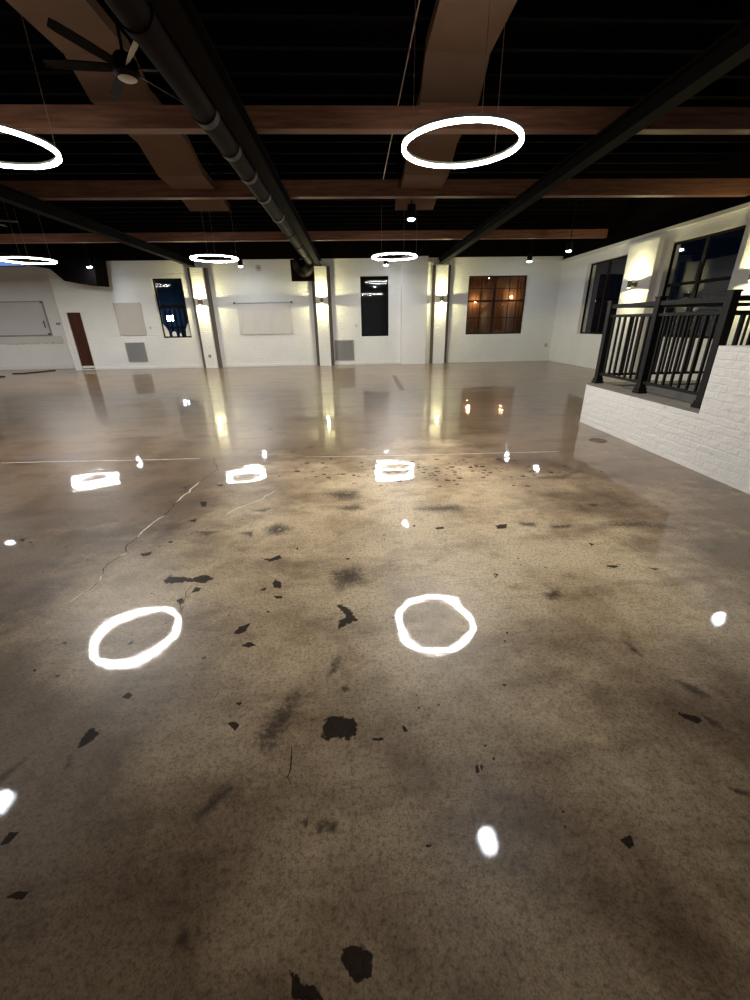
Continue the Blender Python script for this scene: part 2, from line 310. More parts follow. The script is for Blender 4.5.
# ------------------------------------------------------------------ marks in the slab (metres)
STAINS = [
 ('d',[(-1.281,2.279),(-1.26,2.331),(-1.176,2.309),(-1.106,2.293),(-1.032,2.326),(-0.964,2.283),(-1.008,2.223),(-1.06,2.252),(-1.156,2.255),(-1.247,2.247)]),
 ('d',[(-1.05,2.135),(-1.049,2.19),(-1.007,2.177),(-1.012,2.142)]),
 ('d',[(-1.113,2.066),(-1.09,2.081),(-1.057,2.046),(-1.075,2.016)]),
 ('d',[(-1.132,1.134),(-1.136,1.184),(-1.129,1.227),(-1.104,1.208),(-1.077,1.195),(-1.096,1.16),(-1.115,1.137)]),
 ('d',[(-1.08,1.368),(-1.066,1.398),(-1.037,1.378),(-1.045,1.356)]),
 ('d',[(-0.693,1.746),(-0.672,1.802),(-0.623,1.826),(-0.635,1.76),(-0.666,1.744)]),
 ('d',[(-0.626,1.653),(-0.598,1.68),(-0.55,1.656),(-0.589,1.642)]),
 ('d',[(-0.57,1.209),(-0.544,1.215),(-0.519,1.199),(-0.533,1.174)]),
 ('d',[(-0.569,1.309),(-0.54,1.308),(-0.543,1.291)]),
 ('d',[(-1.599,1.557),(-1.582,1.566),(-1.573,1.543)]),
 ('d',[(-1.465,1.512),(-1.44,1.52),(-1.444,1.503)]),
 ('d',[(-1.571,1.738),(-1.548,1.744),(-1.549,1.725)]),
 ('d',[(-1.223,1.699),(-1.207,1.734),(-1.201,1.705)]),
 ('b',[(-1.123,1.049),(-1.143,1.102),(-1.135,1.108),(-1.11,1.061)]),
 ('b',[(-0.564,0.887),(-0.54,0.918),(-0.505,0.955),(-0.491,0.948),(-0.526,0.911),(-0.547,0.871)]),
 ('b',[(-1.347,1.038),(-1.326,1.074),(-1.301,1.098),(-1.317,1.061),(-1.328,1.013)]),
 ('b',[(-1.057,1.969),(-1.051,2.005),(-1.035,1.938)]),
 ('d',[(-0.577,2.218),(-0.548,2.235),(-0.507,2.177),(-0.51,2.132),(-0.561,2.163)]),
 ('d',[(-0.643,2.134),(-0.608,2.159),(-0.595,2.148),(-0.629,2.116)]),
 ('d',[(-0.539,2.066),(-0.489,2.062),(-0.475,2.042),(-0.514,2.038)]),
 ('d',[(-0.153,1.953),(-0.134,1.958),(-0.085,1.918),(-0.034,1.814),(-0.101,1.778),(-0.142,1.746),(-0.13,1.815),(-0.102,1.841),(-0.103,1.875)]),
 ('d',[(-0.173,1.209),(-0.125,1.214),(-0.042,1.19),(-0.049,1.112),(-0.095,1.115),(-0.141,1.125),(-0.16,1.105),(-0.177,1.127)]),
 ('d',[(0.017,1.108),(0.063,1.108),(0.062,1.096),(0.023,1.098)]),
 ('d',[(0.141,1.159),(0.154,1.151),(0.164,1.128),(0.147,1.129)]),
 ('d',[(0.392,0.974),(0.406,0.983),(0.405,0.955),(0.391,0.95)]),
 ('d',[(0.216,1.305),(0.226,1.304),(0.221,1.292)]),
 ('d',[(0.217,1.24),(0.229,1.239),(0.223,1.228)]),
 ('d',[(0.301,1.248),(0.315,1.247),(0.308,1.237)]),
 ('b',[(-0.172,1.427),(-0.152,1.507),(-0.125,1.548),(-0.135,1.475)]),
 ('b',[(-0.428,1.12),(-0.389,1.23),(-0.307,1.342),(-0.32,1.225),(-0.379,1.097)]),
 ('b',[(-0.108,1.357),(-0.086,1.374),(-0.074,1.349),(-0.093,1.338)]),
 ('d',[(1.631,2.264),(1.726,2.257),(1.693,2.224),(1.635,2.229)]),
 ('d',[(1.885,2.202),(1.958,2.184),(1.909,2.166)]),
 ('d',[(1.275,1.159),(1.303,1.145),(1.349,1.126),(1.365,1.103),(1.332,1.094),(1.3,1.12)]),
 ('d',[(0.445,1.057),(0.459,1.056),(0.45,1.044)]),
 ('d',[(0.462,1.003),(0.475,1.002),(0.466,0.989)]),
 ('d',[(0.412,0.979),(0.42,0.972),(0.41,0.955)]),
 ('d',[(0.712,1.603),(0.73,1.612),(0.715,1.587)]),
 ('d',[(0.747,1.667),(0.76,1.672),(0.747,1.646)]),
 ('d',[(0.844,2.2),(0.876,2.19),(0.854,2.159)]),
 ('d',[(0.612,1.336),(0.636,1.334),(0.621,1.323)]),
 ('b',[(1.378,1.124),(1.417,1.097),(1.411,1.073),(1.382,1.091)]),
 ('b',[(1.252,0.848),(1.309,0.833),(1.299,0.822),(1.26,0.836)]),
 ('b',[(1.088,1.972),(1.178,2.002),(1.179,1.955),(1.1,1.926)]),
 ('b',[(1.319,1.564),(1.342,1.512),(1.338,1.464),(1.318,1.489)]),
 ('b',[(1.402,1.297),(1.459,1.264),(1.484,1.215),(1.43,1.227)]),
 ('d',[(-1.175,0.815),(-1.171,0.849),(-1.141,0.848),(-1.149,0.82)]),
 ('d',[(-1.054,0.679),(-1.032,0.692),(-0.996,0.687),(-1.002,0.67)]),
 ('d',[(-0.083,0.524),(-0.037,0.526),(-0.005,0.506),(-0.013,0.471),(-0.045,0.456),(-0.07,0.483),(-0.083,0.501)]),
 ('d',[(-0.215,0.491),(-0.195,0.481),(-0.187,0.463),(-0.15,0.461),(-0.129,0.436),(-0.202,0.44)]),
 ('b',[(-0.526,0.553),(-0.518,0.581),(-0.496,0.57),(-0.498,0.546)]),
 ('b',[(-0.23,0.825),(-0.198,0.834),(-0.164,0.814),(-0.196,0.809)]),
 ('b',[(-0.18,0.815),(-0.115,0.819),(-0.111,0.797),(-0.163,0.797)]),
 ('b',[(-0.582,0.86),(-0.556,0.905),(-0.502,0.957),(-0.49,0.946),(-0.527,0.896),(-0.572,0.855)]),
 ('d',[(0.782,0.719),(0.821,0.731),(0.817,0.704),(0.795,0.695)]),
 ('d',[(0.161,0.74),(0.192,0.739),(0.176,0.733)]),
 ('d',[(0.624,0.77),(0.635,0.767),(0.625,0.76)]),
 ('d',[(0.638,0.811),(0.65,0.81),(0.641,0.803)]),
 ('d',[(-1.596,2.636),(-1.526,2.663),(-1.517,2.616),(-1.554,2.596)]),
 ('d',[(-1.483,4.007),(-1.402,4.019),(-1.399,3.952)]),
 ('d',[(-1.489,3.576),(-1.426,3.57),(-1.394,3.454),(-1.434,3.457)]),
 ('d',[(-1.448,3.17),(-1.388,3.197),(-1.38,3.133)]),
 ('d',[(-1.479,2.809),(-1.432,2.816),(-1.437,2.78)]),
 ('d',[(-2.668,2.936),(-2.627,2.949),(-2.599,2.894)]),
 ('d',[(-2.561,2.886),(-2.52,2.888),(-2.522,2.862)]),
 ('b',[(-1.319,2.961),(-1.145,2.947),(-1.206,2.896)]),
 ('b',[(-1.824,3.971),(-1.735,4.0),(-1.734,3.908)]),
 ('b',[(-0.94,2.914),(-0.85,2.924),(-0.845,2.841)]),
 ('d',[(-0.567,2.199),(-0.56,2.243),(-0.51,2.195),(-0.508,2.142),(-0.551,2.155)]),
 ('d',[(-0.637,2.133),(-0.597,2.159),(-0.601,2.124)]),
 ('d',[(0.594,2.881),(0.664,2.894),(0.661,2.853),(0.602,2.852)]),
 ('d',[(-0.115,2.468),(-0.08,2.47),(-0.091,2.444)]),
 ('d',[(-0.476,2.634),(-0.458,2.642),(-0.461,2.608)]),
 ('d',[(0.853,2.212),(0.882,2.202),(0.867,2.176)]),
 ('d',[(-0.7,2.511),(-0.64,2.497),(-0.583,2.547),(-0.559,2.5),(-0.633,2.462)]),
 ('d',[(0.422,2.936),(0.445,2.94),(0.434,2.9)]),
 ('b',[(-0.752,2.957),(-0.674,3.046),(-0.566,2.96),(-0.62,2.879),(-0.71,2.874)]),
 ('b',[(-0.926,3.329),(-0.802,3.369),(-0.848,3.302)]),
 ('b',[(-0.191,3.34),(-0.027,3.371),(0.031,3.294),(-0.116,3.277)]),
 ('b',[(0.5,3.255),(0.683,3.283),(0.862,3.283),(0.869,3.211),(0.667,3.2)]),
 ('b',[(-0.299,3.662),(-0.172,3.711),(-0.041,3.7),(-0.026,3.573),(-0.183,3.545)]),
 ('b',[(-0.68,5.314),(-0.6,5.404),(-0.613,5.307)]),
 ('b',[(-0.877,5.148),(-0.807,5.201),(-0.823,5.127)]),
 ('b',[(-1.417,6.388),(-1.383,6.541),(-1.321,6.377)]),
 ('b',[(-0.188,2.286),(-0.034,2.314),(-0.014,2.197),(-0.139,2.134)]),
 ('d',[(1.079,2.881),(1.184,2.905),(1.15,2.831),(1.084,2.824)]),
 ('d',[(1.626,2.255),(1.715,2.239),(1.664,2.217),(1.625,2.233)]),
 ('d',[(1.667,2.56),(1.7,2.531),(1.668,2.512)]),
 ('d',[(1.885,2.201),(1.948,2.188),(1.903,2.174)]),
 ('b',[(1.292,2.916),(1.416,2.893),(1.381,2.845),(1.298,2.87)]),
 ('b',[(1.522,2.834),(1.672,2.841),(1.637,2.8),(1.525,2.808)]),
 ('b',[(1.857,2.885),(1.978,2.888),(1.911,2.822),(1.841,2.828)]),
 ('b',[(2.02,3.216),(2.106,3.225),(2.058,3.167)]),
 ('b',[(1.921,2.841),(2.184,2.859),(2.414,2.764),(2.137,2.786)]),
 ('b',[(1.859,3.914),(2.145,3.954),(2.36,4.072),(2.115,3.891)]),
]
CRACKS = [
 ('l',[(-4.401,5.012),(-3.677,5.003),(-2.814,4.968),(-1.96,4.959)],0.022),
 ('l',[(-0.657,4.895),(0.518,4.842),(1.766,4.826),(2.523,4.816)],0.016),
 ('n',[(-1.96,4.959),(-1.22,4.95),(-0.657,4.895)],0.01),
 ('l',[(-1.671,4.111),(-1.694,3.833),(-1.714,3.563)],0.018),
 ('k',[(-1.802,4.965),(-1.61,4.491),(-1.671,4.111)],0.012),
 ('k',[(-1.714,3.563),(-1.687,3.342),(-1.705,3.282)],0.012),
 ('l',[(-1.705,3.282),(-1.739,3.075),(-1.738,2.904)],0.016),
 ('k',[(-1.738,2.904),(-1.752,2.779),(-1.707,2.658)],0.012),
 ('k',[(-1.721,2.617),(-1.763,2.527),(-1.727,2.376)],0.012),
 ('l',[(-1.707,2.658),(-1.728,2.618)],0.014),
 ('l',[(-1.727,2.376),(-1.707,2.305)],0.012),
 ('k',[(-1.707,2.305),(-1.708,2.197)],0.01),
 ('l',[(-1.727,2.209),(-1.762,2.081)],0.01),
 ('l',[(-1.162,3.238),(-1.08,3.421),(-0.918,3.591),(-0.835,3.812)],0.012),
 ('k',[(-0.278,1.098),(-0.284,1.001),(-0.287,0.948)],0.006),
 ('k',[(-1.077,2.217),(-1.063,2.015),(-1.049,1.951)],0.006),
]

# ------------------------------------------------------------------ the setting
XL, XR, YN, YF = -15.5, 8.0, -4.0, 17.45       # left wall, right wall, wall behind the camera, far wall
XC = -11.05                                    # where the far wall steps back on the left
YL = 18.3
def make_floor():
    bm = bmesh.new()
    L = {n: bm.verts.layers.float.new(n) for n in ('dark','brown','light')}
    def vert(x, y, z, n=None, a=0.0):
        v = bm.verts.new((x,y,z))
        if n: v[L[n]] = a
        return v
    nx, ny = 24, 23
    g = [[vert(XL-.2+(XR+.4-XL)*i/nx, YN-.2+(YL+.6-YN)*j/ny, 0) for i in range(nx+1)] for j in range(ny+1)]
    for j in range(ny):
        for i in range(nx): bm.faces.new((g[j][i],g[j][i+1],g[j+1][i+1],g[j+1][i]))
    zi = 0
    def fan_of(poly, n, grow, z):
        # a little grid of slab over the stain; the value falls from 1 inside through .5 on the outline to 0
        xs = [p[0] for p in poly]; ys = [p[1] for p in poly]
        area = abs(sum(poly[k][0]*poly[(k+1)%len(poly)][1]-poly[(k+1)%len(poly)][0]*poly[k][1] for k in range(len(poly))))/2
        soft = max(.006, grow*math.sqrt(area))
        x0, x1, y0, y1 = min(xs)-soft, max(xs)+soft, min(ys)-soft, max(ys)+soft
        step = max(.004, min(soft*.5, max(x1-x0,y1-y0)/16)); step = max(step, max(x1-x0,y1-y0)/46)
        nx, ny = max(3,int((x1-x0)/step)), max(3,int((y1-y0)/step))
        def val(x, y):
            d = 1e9; ins = False
            for k in range(len(poly)):
                ax, ay = poly[k]; bx_, by_ = poly[(k+1)%len(poly)]
                if (ay > y) != (by_ > y) and x < (bx_-ax)*(y-ay)/(by_-ay)+ax: ins = not ins
                ex, ey = bx_-ax, by_-ay; t = max(0, min(1, ((x-ax)*ex+(y-ay)*ey)/(ex*ex+ey*ey+1e-12)))
                d = min(d, math.hypot(x-ax-t*ex, y-ay-t*ey))
            return max(0, min(1, .5+.5*d/soft)) if ins else max(0, .5-.5*d/soft)
        V = [[(x0+(x1-x0)*i/nx, y0+(y1-y0)*j/ny) for i in range(nx+1)] for j in range(ny+1)]
        A = [[val(*q) for q in row] for row in V]; made = {}
        for j in range(ny):
            for i in range(nx):
                q = ((j,i),(j,i+1),(j+1,i+1),(j+1,i))
                if max(A[a][b] for a, b in q) <= 0: continue
                for a, b in q:
                    if (a,b) not in made: made[(a,b)] = vert(V[a][b][0],V[a][b][1],z,n,A[a][b])
                bm.faces.new([made[k] for k in q])
    for kind, poly in STAINS:
        fan_of(poly, 'dark' if kind == 'd' else 'brown', .28 if kind == 'd' else .7, (.00010 if kind == 'b' else .00025)+zi*1e-6); zi += 1
    # scattered small pits in front of the far joint
    for k in range(150):
        x, y = random.gauss(.7,.75), random.gauss(4.25,.22); s = random.uniform(.008,.032)
        fan_of([(x+s*random.uniform(.6,1.7)*math.cos(t), y+s*random.uniform(.5,1)*math.sin(t)) for t in (0,1.2,2.5,3.7,5.0)], 'dark', .3, .00040+k*5e-7)
    for k in range(70):
        x, y = random.uniform(-2.6,2.8), random.uniform(1.5,4.4); s = random.uniform(.003,.009)
        fan_of([(x+s*random.uniform(.6,1.6)*math.cos(t), y+s*random.uniform(.5,1.2)*math.sin(t)) for t in (0,1.2,2.5,3.7,5.0)], 'dark', .3, .00050+k*5e-7)
    for ci, (kind, pts, wd) in enumerate(CRACKS):
        n = 'light' if kind == 'l' else 'dark' if kind == 'k' else 'brown'
        fine = []
        for (x,y),(x2,y2) in zip(pts, pts[1:]):
            m = max(2, int(math.hypot(x2-x,y2-y)/.06))
            fine += [(x+(x2-x)*q/m, y+(y2-y)*q/m) for q in range(m)]
        fine.append(pts[-1])
        straight = len(pts) > 2 and abs(pts[0][1]-pts[-1][1]) < .4 and kind != 'k' and abs(pts[0][0]-pts[-1][0]) > 1
        rows = []
        for q, (x,y) in enumerate(fine):
            a = fine[max(0,q-1)]; b = fine[min(len(fine)-1,q+1)]; d = Vector((b[0]-a[0],b[1]-a[1])).normalized(); nn = Vector((-d.y,d.x))
            j = 0 if straight else random.gauss(0,.008)
            c = Vector((x,y))+nn*j; h = wd*.36*random.uniform(.6,1.2); fade = .55 if q in (0,len(fine)-1) else 1
            rows.append([vert(c.x+nn.x*s*h, c.y+nn.y*s*h, (.00060+ci*1e-6), n, v*fade) for s, v in ((-1.6,.003),(-.6,.75),(.6,.75),(1.6,.003))])
        for A, B in zip(rows, rows[1:]):
            for s in range(3): bm.faces.new((A[s],A[s+1],B[s+1],B[s]))
    bmesh.ops.recalc_face_normals(bm, faces=bm.faces[:])
    for f in bm.faces:
        f.normal_update()
        if f.normal.z < 0: f.normal_flip()
    me = bpy.data.meshes.new('floor'); bm.to_mesh(me); bm.free()
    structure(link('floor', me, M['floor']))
make_floor()

WIN1 = (-7.42,-6.32,1.12,3.17); WIN2 = (.30,1.37,1.05,3.16); WIN3 = (4.45,6.74,1.05,3.13); DOOR = (-10.80,-10.27,0,2.07)
wall_with_holes('wall_back', M['brick_x'], 'x', YF, .3, XC, XR+.3, 0, 3.74, [WIN1, WIN2, WIN3, DOOR])
wall_with_holes('wall_back_left', M['plaster'], 'x', YL, .3, XL-.3, XC, 0, 3.95, [])
structure(boxobj('wall_recess', M['plaster'], None, XC-.003, XC+.25, YF+.302, YL, 0, 3.74))
RW1 = (13.32,15.52,1.07,3.25); RW2 = (9.42,11.62,1.07,3.25); RW3 = (5.4,7.6,1.07,3.25)
wall_with_holes('wall_right', M['brick_y'], 'y', XR, .3, YN, YF, 0, 3.52, [RW1, RW2, RW3])
structure(boxobj('wall_left', M['low_bounce_dark'], None, XL-.3, XL, YN, YL, 0, 3.95))
structure(boxobj('wall_front', M['low_bounce_dark'], None, XL-.3, XR+.3, YN-.3, YN, 0, 3.95))  # this wall and the left one are unseen, coloured dark to cut bounced light
# pilasters of the far wall and the right wall
for k, x in enumerate((-5.65,-1.17,3.36)):
    structure(boxobj('wall_pilaster', M['brick_x'], None, x-.225, x+.225, YF-.26, YF+.001, 0, 3.48, bevel=.012))
    for s in (-1, 1): structure(boxobj('trim_shade', M['shade_grey'], None, min(x+s*.227,x+s*.345), max(x+s*.227,x+s*.345), YF-.15, YF-.001, 0, 3.48))  # added strips; their grey paints the shade bands beside each pilaster
structure(boxobj('wall_column', M['plaster'], None, 1.84, 2.80, YF-.40, YF+.001, 0, 3.74, bevel=.006))
structure(boxobj('wall_pier', M['brick_x'], None, 2.86, 3.08, YF-.10, YF+.001, 0, 3.60, bevel=.01))
for y in (12.45, 8.5, 16.45):
    if y < 16: structure(boxobj('wall_pilaster', M['brick_y'], None, XR-.14, XR+.001, y-.62, y+.62, 0, 3.42, bevel=.012))
structure(boxobj('trim_1', M['white_trim'], None, XR-.10, XR+.3, YN, YF-.002, 3.522, 3.60, bevel=.01))
structure(boxobj('baseboard_back', M['white_trim'], None, XC+.8, 1.83, YF-.02, YF-.001, 0, .07))
structure(boxobj('baseboard_left', M['white_trim'], None, XL, XC-.02, YL-.02, YL-.001, 0, .12))
# ceiling: ribbed dark deck with the dark header over the walls
def make_ceiling():
    bm = bmesh.new(); box(bm, XL-.3, XR+.3, YN-.3, YL+.3, 4.72, 4.85)
    y = YN+.2
    while y < YF: box(bm, XL, XR, y, y+.06, 4.55, 4.7195); y += .55
    structure(from_bm('ceiling', bm, M['deck']))
    structure(boxobj('trim_2', M['deck'], None, XC, XR+.3, YF-.03, YF+.3, 3.742, 4.718))
    structure(boxobj('trim_3', M['deck'], None, XL-.3, XC-.01, YL-.03, YL+.3, 3.952, 4.718))
    structure(boxobj('trim_4', M['deck'], None, XR-.02, XR+.3, YN, YF-.04, 3.602, 4.718))
    structure(boxobj('trim_5', M['deck'], None, XL-.3, XL+.02, YN, YL-.04, 3.952, 4.718))
    structure(boxobj('trim_6', M['deck'], None, XL+.03, XR-.03, YN-.3, YN+.02, 3.952, 4.718))
make_ceiling()
# the stairwell: low kerb wall, far kerb and the higher block
SX = 3.60
def make_stairwell():
    bm = bmesh.new()
    # front face with a slightly broken outer corner
    pts = [(SX,4.15),(SX,6.40),(SX+.015,6.44),(SX+.05,6.46),(6.4,6.46),(6.4,6.14),(SX+.32,6.14),(SX+.32,4.15)]
    prism(bm, [(x,y,0) for x,y in pts], (0,0,.575))
    structure(from_bm('wall_stairwell', bm, M['brick_y'], bevel=.006))
    bm = bmesh.new(); pts = [(SX+.012,4.152),(SX+.012,6.40),(SX+.05,6.448),(6.4,6.448),(6.4,6.15),(SX+.31,6.15),(SX+.31,4.152)]
    prism(bm, [(x,y,.5755) for x,y in pts], (0,0,.028)); structure(from_bm('trim_7', bm, M['ledge'], bevel=.005))
    bm = bmesh.new(); box(bm, SX, SX+.36, -.6, 4.148, 0, 1.25)
    structure(from_bm('wall_stair_block', bm, M['brick_y'], bevel=.03))
make_stairwell()

# ------------------------------------------------------------------ windows and the door
def window(n, axis, at, rect, mull, trans, mat, bar=.05, thick=.05, minor_v=(), minor_h=()):
    a0,a1,z0,z1 = rect; fr = bmesh.new()
    e = .0015
    def bx(bm, p0,p1,q0,q1, d0=0, d1=None):
        d1 = thick if d1 is None else d1
        if axis == 'x': box(bm, p0,p1, at+.12+d0, at+.12+d1, q0,q1)
        else: box(bm, at+.12+d0, at+.12+d1, p0,p1, q0,q1)
    bx(fr,a0+e,a0+bar,z0+e,z1-e); bx(fr,a1-bar,a1-e,z0+e,z1-e); bx(fr,a0+bar,a1-bar,z0+e,z0+bar); bx(fr,a0+bar,a1-bar,z1-bar,z1-e)
    o = structure(from_bm('window_%d'%n, fr, mat))
    for f in mull:
        x = a0+(a1-a0)*f; bm = bmesh.new(); bx(bm, x-.045,x+.045,z0+bar,z1-bar); from_bm('mullion', bm, mat, o)
    for f in trans:
        z = z0+(z1-z0)*f; bm = bmesh.new(); bx(bm, a0+bar,a1-bar,z-.035,z+.035,.003,thick-.003); from_bm('transom', bm, mat, o)
    if minor_v or minor_h:
        for f in minor_v:
            bm = bmesh.new(); x = a0+(a1-a0)*f; bx(bm, x-.012,x+.012,z0+bar,z1-bar,.008,thick-.008); from_bm('glazing_bar', bm, mat, o)
        for f in minor_h:
            bm = bmesh.new(); z = z0+(z1-z0)*f; bx(bm, a0+bar,a1-bar,z-.012,z+.012,.01,thick-.01); from_bm('glazing_bar', bm, mat, o)
    bm = bmesh.new(); bx(bm, a0+bar*.5,a1-bar*.5,z0+bar*.5,z1-bar*.5,thick*.5-.003,thick*.5+.003); from_bm('pane', bm, M['pane'], o)
    return o
window(1, 'x', YF, WIN1, (), (.52,), M['frame_dark'])
window(2, 'x', YF, WIN2, (), (), M['frame_dark'], .04)
window(3, 'x', YF, WIN3, (.47,), (.58,), M['frame_brown'], .05, .06, (.235,.72,.86), (.29,.79))
window(4, 'y', XR, RW1, (.5,), (), M['frame_dark'])
window(5, 'y', XR, RW2, (.5,), (.56,), M['frame_dark'])
window(6, 'y', XR, RW3, (.5,), (.56,), M['frame_dark'])
def make_door():
    a0,a1,z0,z1 = DOOR
    fr = bmesh.new(); y0, y1 = YF-.02, YF+.16
    box(fr, a0-.10,a0+.012,y0,YF-.001,0,z1+.01); box(fr, a1-.012,a1+.02,y0,YF-.001,0,z1+.01); 
    o = structure(from_bm('door_1', fr, M['white_trim']))
    boxobj('door_leaf', M['door'], o, a0+.015,a1-.015,YF+.03,YF+.075,.06,z1-.005)
    boxobj('kick_plate', M['plastic'], o, a0+.015,a1-.015,YF+.025,YF+.029,.062,.15)
    for z in (.35,1.15,1.85): tubeobj('hinge', M['drain'], o, (a1-.022,YF+.022,z-.05),(a1-.022,YF+.022,z+.05),.012,8)
    bm = bmesh.new(); lathe(bm, [(0,0),(.024,.004),(.03,.02),(.022,.04),(.01,.045),(.01,.06)], (0,1,0), (a0+.07,YF-.035,1.0), 16); from_bm('door_handle', bm, M['drain'], o, True)
    boxobj('threshold', M['plastic'], o, a0+.002,a1-.002,YF+.002,YF+.12,.002,.03)
make_door()
# what stands outside in the night
def outside():
    t = thing('board_fence', 'dark picket fence outside the blue lit window by the left pilaster', 'fence', (-6.9,18.7,0))
    for z in (1.45,2.25): boxobj('rail', M['fence'], t, -1.6,1.6,.04,.08,z,z+.08)
    for k in range(17): boxobj('picket', M['fence'], t, -1.55+k*.19,-1.55+k*.19+.055,0,.035,.0,2.2+.06*(k%2))
    structure(boxobj('wall_outside_blue', M['out_wall'], None, -11.5,-3.6,21.0,21.2,0,6))
    structure(boxobj('wall_outside_timber', M['out_wood'], None, 3.4,8.2,20.2,20.4,0,5))
    structure(boxobj('wall_outside_dark', M['fence'], None, -1.5,3.1,19.6,19.8,0,5))
    structure(boxobj('floor_outside', M['fence'], None, -15,12,18.95,23,-.1,-.001))
    f = thing('floodlight', 'bluish floodlight on the wall outside, glowing through the left window', 'light', (-8.38,20.86,1.88))
    boxobj('housing', M['fence'], f, -.16,.16,.0,.135,-.12,.12,bevel=.01); boxobj('lens', M['night_glow'], f, -.15,.15,-.008,-.001,-.11,.11)
    ld = bpy.data.lights.new('flood', 'POINT'); ld.energy = 3.5; ld.color = (.35,.75,1); ld.shadow_soft_size = .1
    lo = bpy.data.objects.new('flood_light', ld); COL.objects.link(lo); lo.parent = f; lo.location = (0,-.16,0)
    for k, (x, z, lb) in enumerate(((5.45,2.35,'left bare warm bulb on the timber wall outside the brown framed window'),(7.1,2.5,'right bare warm bulb on the timber wall outside the brown framed window'))):
        b = thing('wall_bulb', lb, 'light', (x,20.19,z), 0, 'warm bulbs outside')
        tubeobj('socket', M['fence'], b, (0,.005,0),(0,-.05,0),.035)
        bm = bmesh.new(); lathe(bm, [(.0,-.15),(.03,-.14),(.045,-.11),(.035,-.07),(.02,-.05)], (0,1,0), (0,0,0), 16); from_bm('bulb', bm, M['warm_glow'], b, True)
        ld = bpy.data.lights.new('bulb', 'POINT'); ld.energy = 6; ld.color = (1,.68,.38); ld.shadow_soft_size = .05
        lo = bpy.data.objects.new('bulb_light', ld); COL.objects.link(lo); lo.parent = b; lo.location = (0,-.4,.0)
outside()

# ------------------------------------------------------------------ ceiling steelwork and ducts
GX = (-10.75,-5.75,-1.2,3.28)
for x, lb in zip(GX, ('dark steel girder farthest left, running to the wall beside the door','dark steel girder running to the leftmost lit pilaster','dark steel girder beside the round duct, running to the second pilaster','dark steel girder on the right, running to the pilaster beside the white column')):
    bm = bmesh.new(); y0, y1 = YN+.05, YF-.04
    f, wv, z0, z1 = .09, .012, 3.49, 3.69
    prof = [(-f,z0),(f,z0),(f,z0+.02),(wv,z0+.02),(wv,z1-.02),(f,z1-.02),(f,z1),(-f,z1),(-f,z1-.02),(-wv,z1-.02),(-wv,z0+.02),(-f,z0+.02)]
    prism(bm, [(x+a,y0,z) for a,z in prof], (0,y1-y0,0))
    tag(from_bm('steel_girder', bm, M['dark_steel']), lb, 'girder', 'steel girders')
for y, z, d, lb in ((6.46,3.72,.22,'nearest brown timber beam across the ceiling, behind the big ring lamps'),(9.34,3.71,.26,'second brown timber beam, crossing the dim middle of the ceiling'),(14.36,3.83,.22,'farthest brown timber beam, just above the small ring lamps')):
    bm = bmesh.new(); box(bm, XL+.03, XR-.15, y, y+.16, z, z+d)
    tag(from_bm('timber_beam', bm, M['beam'], bevel=.008), lb, 'beam', 'timber cross beams')
def soffit(xa, xb, prof, label):
    bm = bmesh.new(); th = .12
    low = [(y,z) for y,z in prof]; up = [(y,z+th) for y,z in reversed(prof)]
    prism(bm, [(xa,y,z) for y,z in low+up], (xb-xa,0,0))
    t = thing('flat_duct', label, 'duct', (0,0,0), 0, 'flat brown ducts')
    from_bm('duct_body', bm, M['soffit'], t, bevel=.004)
    for y, z in (prof[0], prof[-1]):
        for x in (xa+.05, xb-.05): boxobj('hanger', M['dark_steel'], t, x-.012,x+.012, y+(.03 if y == prof[0][0] else -.05),y+(.05 if y == prof[0][0] else -.03), z+th*.6, 4.719)
P1 = [(1.0,4.34),(6.45,4.38),(6.85,4.12),(8.05,4.09),(8.62,3.84),(9.22,3.80)]
P2 = [(9.55,3.74),(9.98,3.63)]
soffit(.95,1.72,[(y,min(4.42,z+.04) if y < 6.5 else z) for y,z in P1],'flat brown stepped duct on the ceiling above the right big ring lamp')
soffit(-3.2,-2.45,P1,'flat brown stepped duct on the ceiling behind the ceiling fan')
soffit(.92,1.70,P2,'short brown duct end seen past the middle beam, above the centre spotlight')
soffit(-3.2,-2.42,P2,'short brown duct end seen past the middle beam, left of the round duct')
def round_duct():
    t = thing('round_duct', 'long dark round duct along the ceiling beside the girder', 'duct', (-1.43,0,3.50))
    tubeobj('duct_body', M['duct'], t, (0,YN+.3,0),(0,15.9,0),.122,28)
    for y in (2.2,3.95,5.35,6.25,7.15,8.2,9.6,11.2,12.8,14.4):
        tubeobj('collar', M['duct_light'] if 5 < y < 10 else M['duct'], t, (0,y,0),(0,y+.12,0),.134,28)
    bm = bmesh.new(); lathe(bm, [(.122,15.9),(.30,16.15),(.33,16.2),(.33,16.9),(.29,16.9),(.29,16.2)], (0,1,0), (-.27,0,-.08), 28); from_bm('duct_mouth', bm, M['duct'], t, True)
    for r in (.275,.245):
        bm = bmesh.new(); lathe(bm, [(r,16.0+r),(r+.02,16.0+r),(r+.02,16.06+r),(r,16.06+r)], (0,1,0), (-.27,0,-.08), 28, True); from_bm('rib', bm, M['duct_light'], t, True)
    boxobj('mounting_plate', M['duct'], t, -.78,.05,17.0,17.12,-.52,.17)
round_duct()
tag(tubeobj('conduit_pipe', M['cable'], None, (.72,1.0,4.3),(.72,12.0,4.3),.008), 'thin pale conduit running along the ceiling left of the right ring lamp', 'pipe')
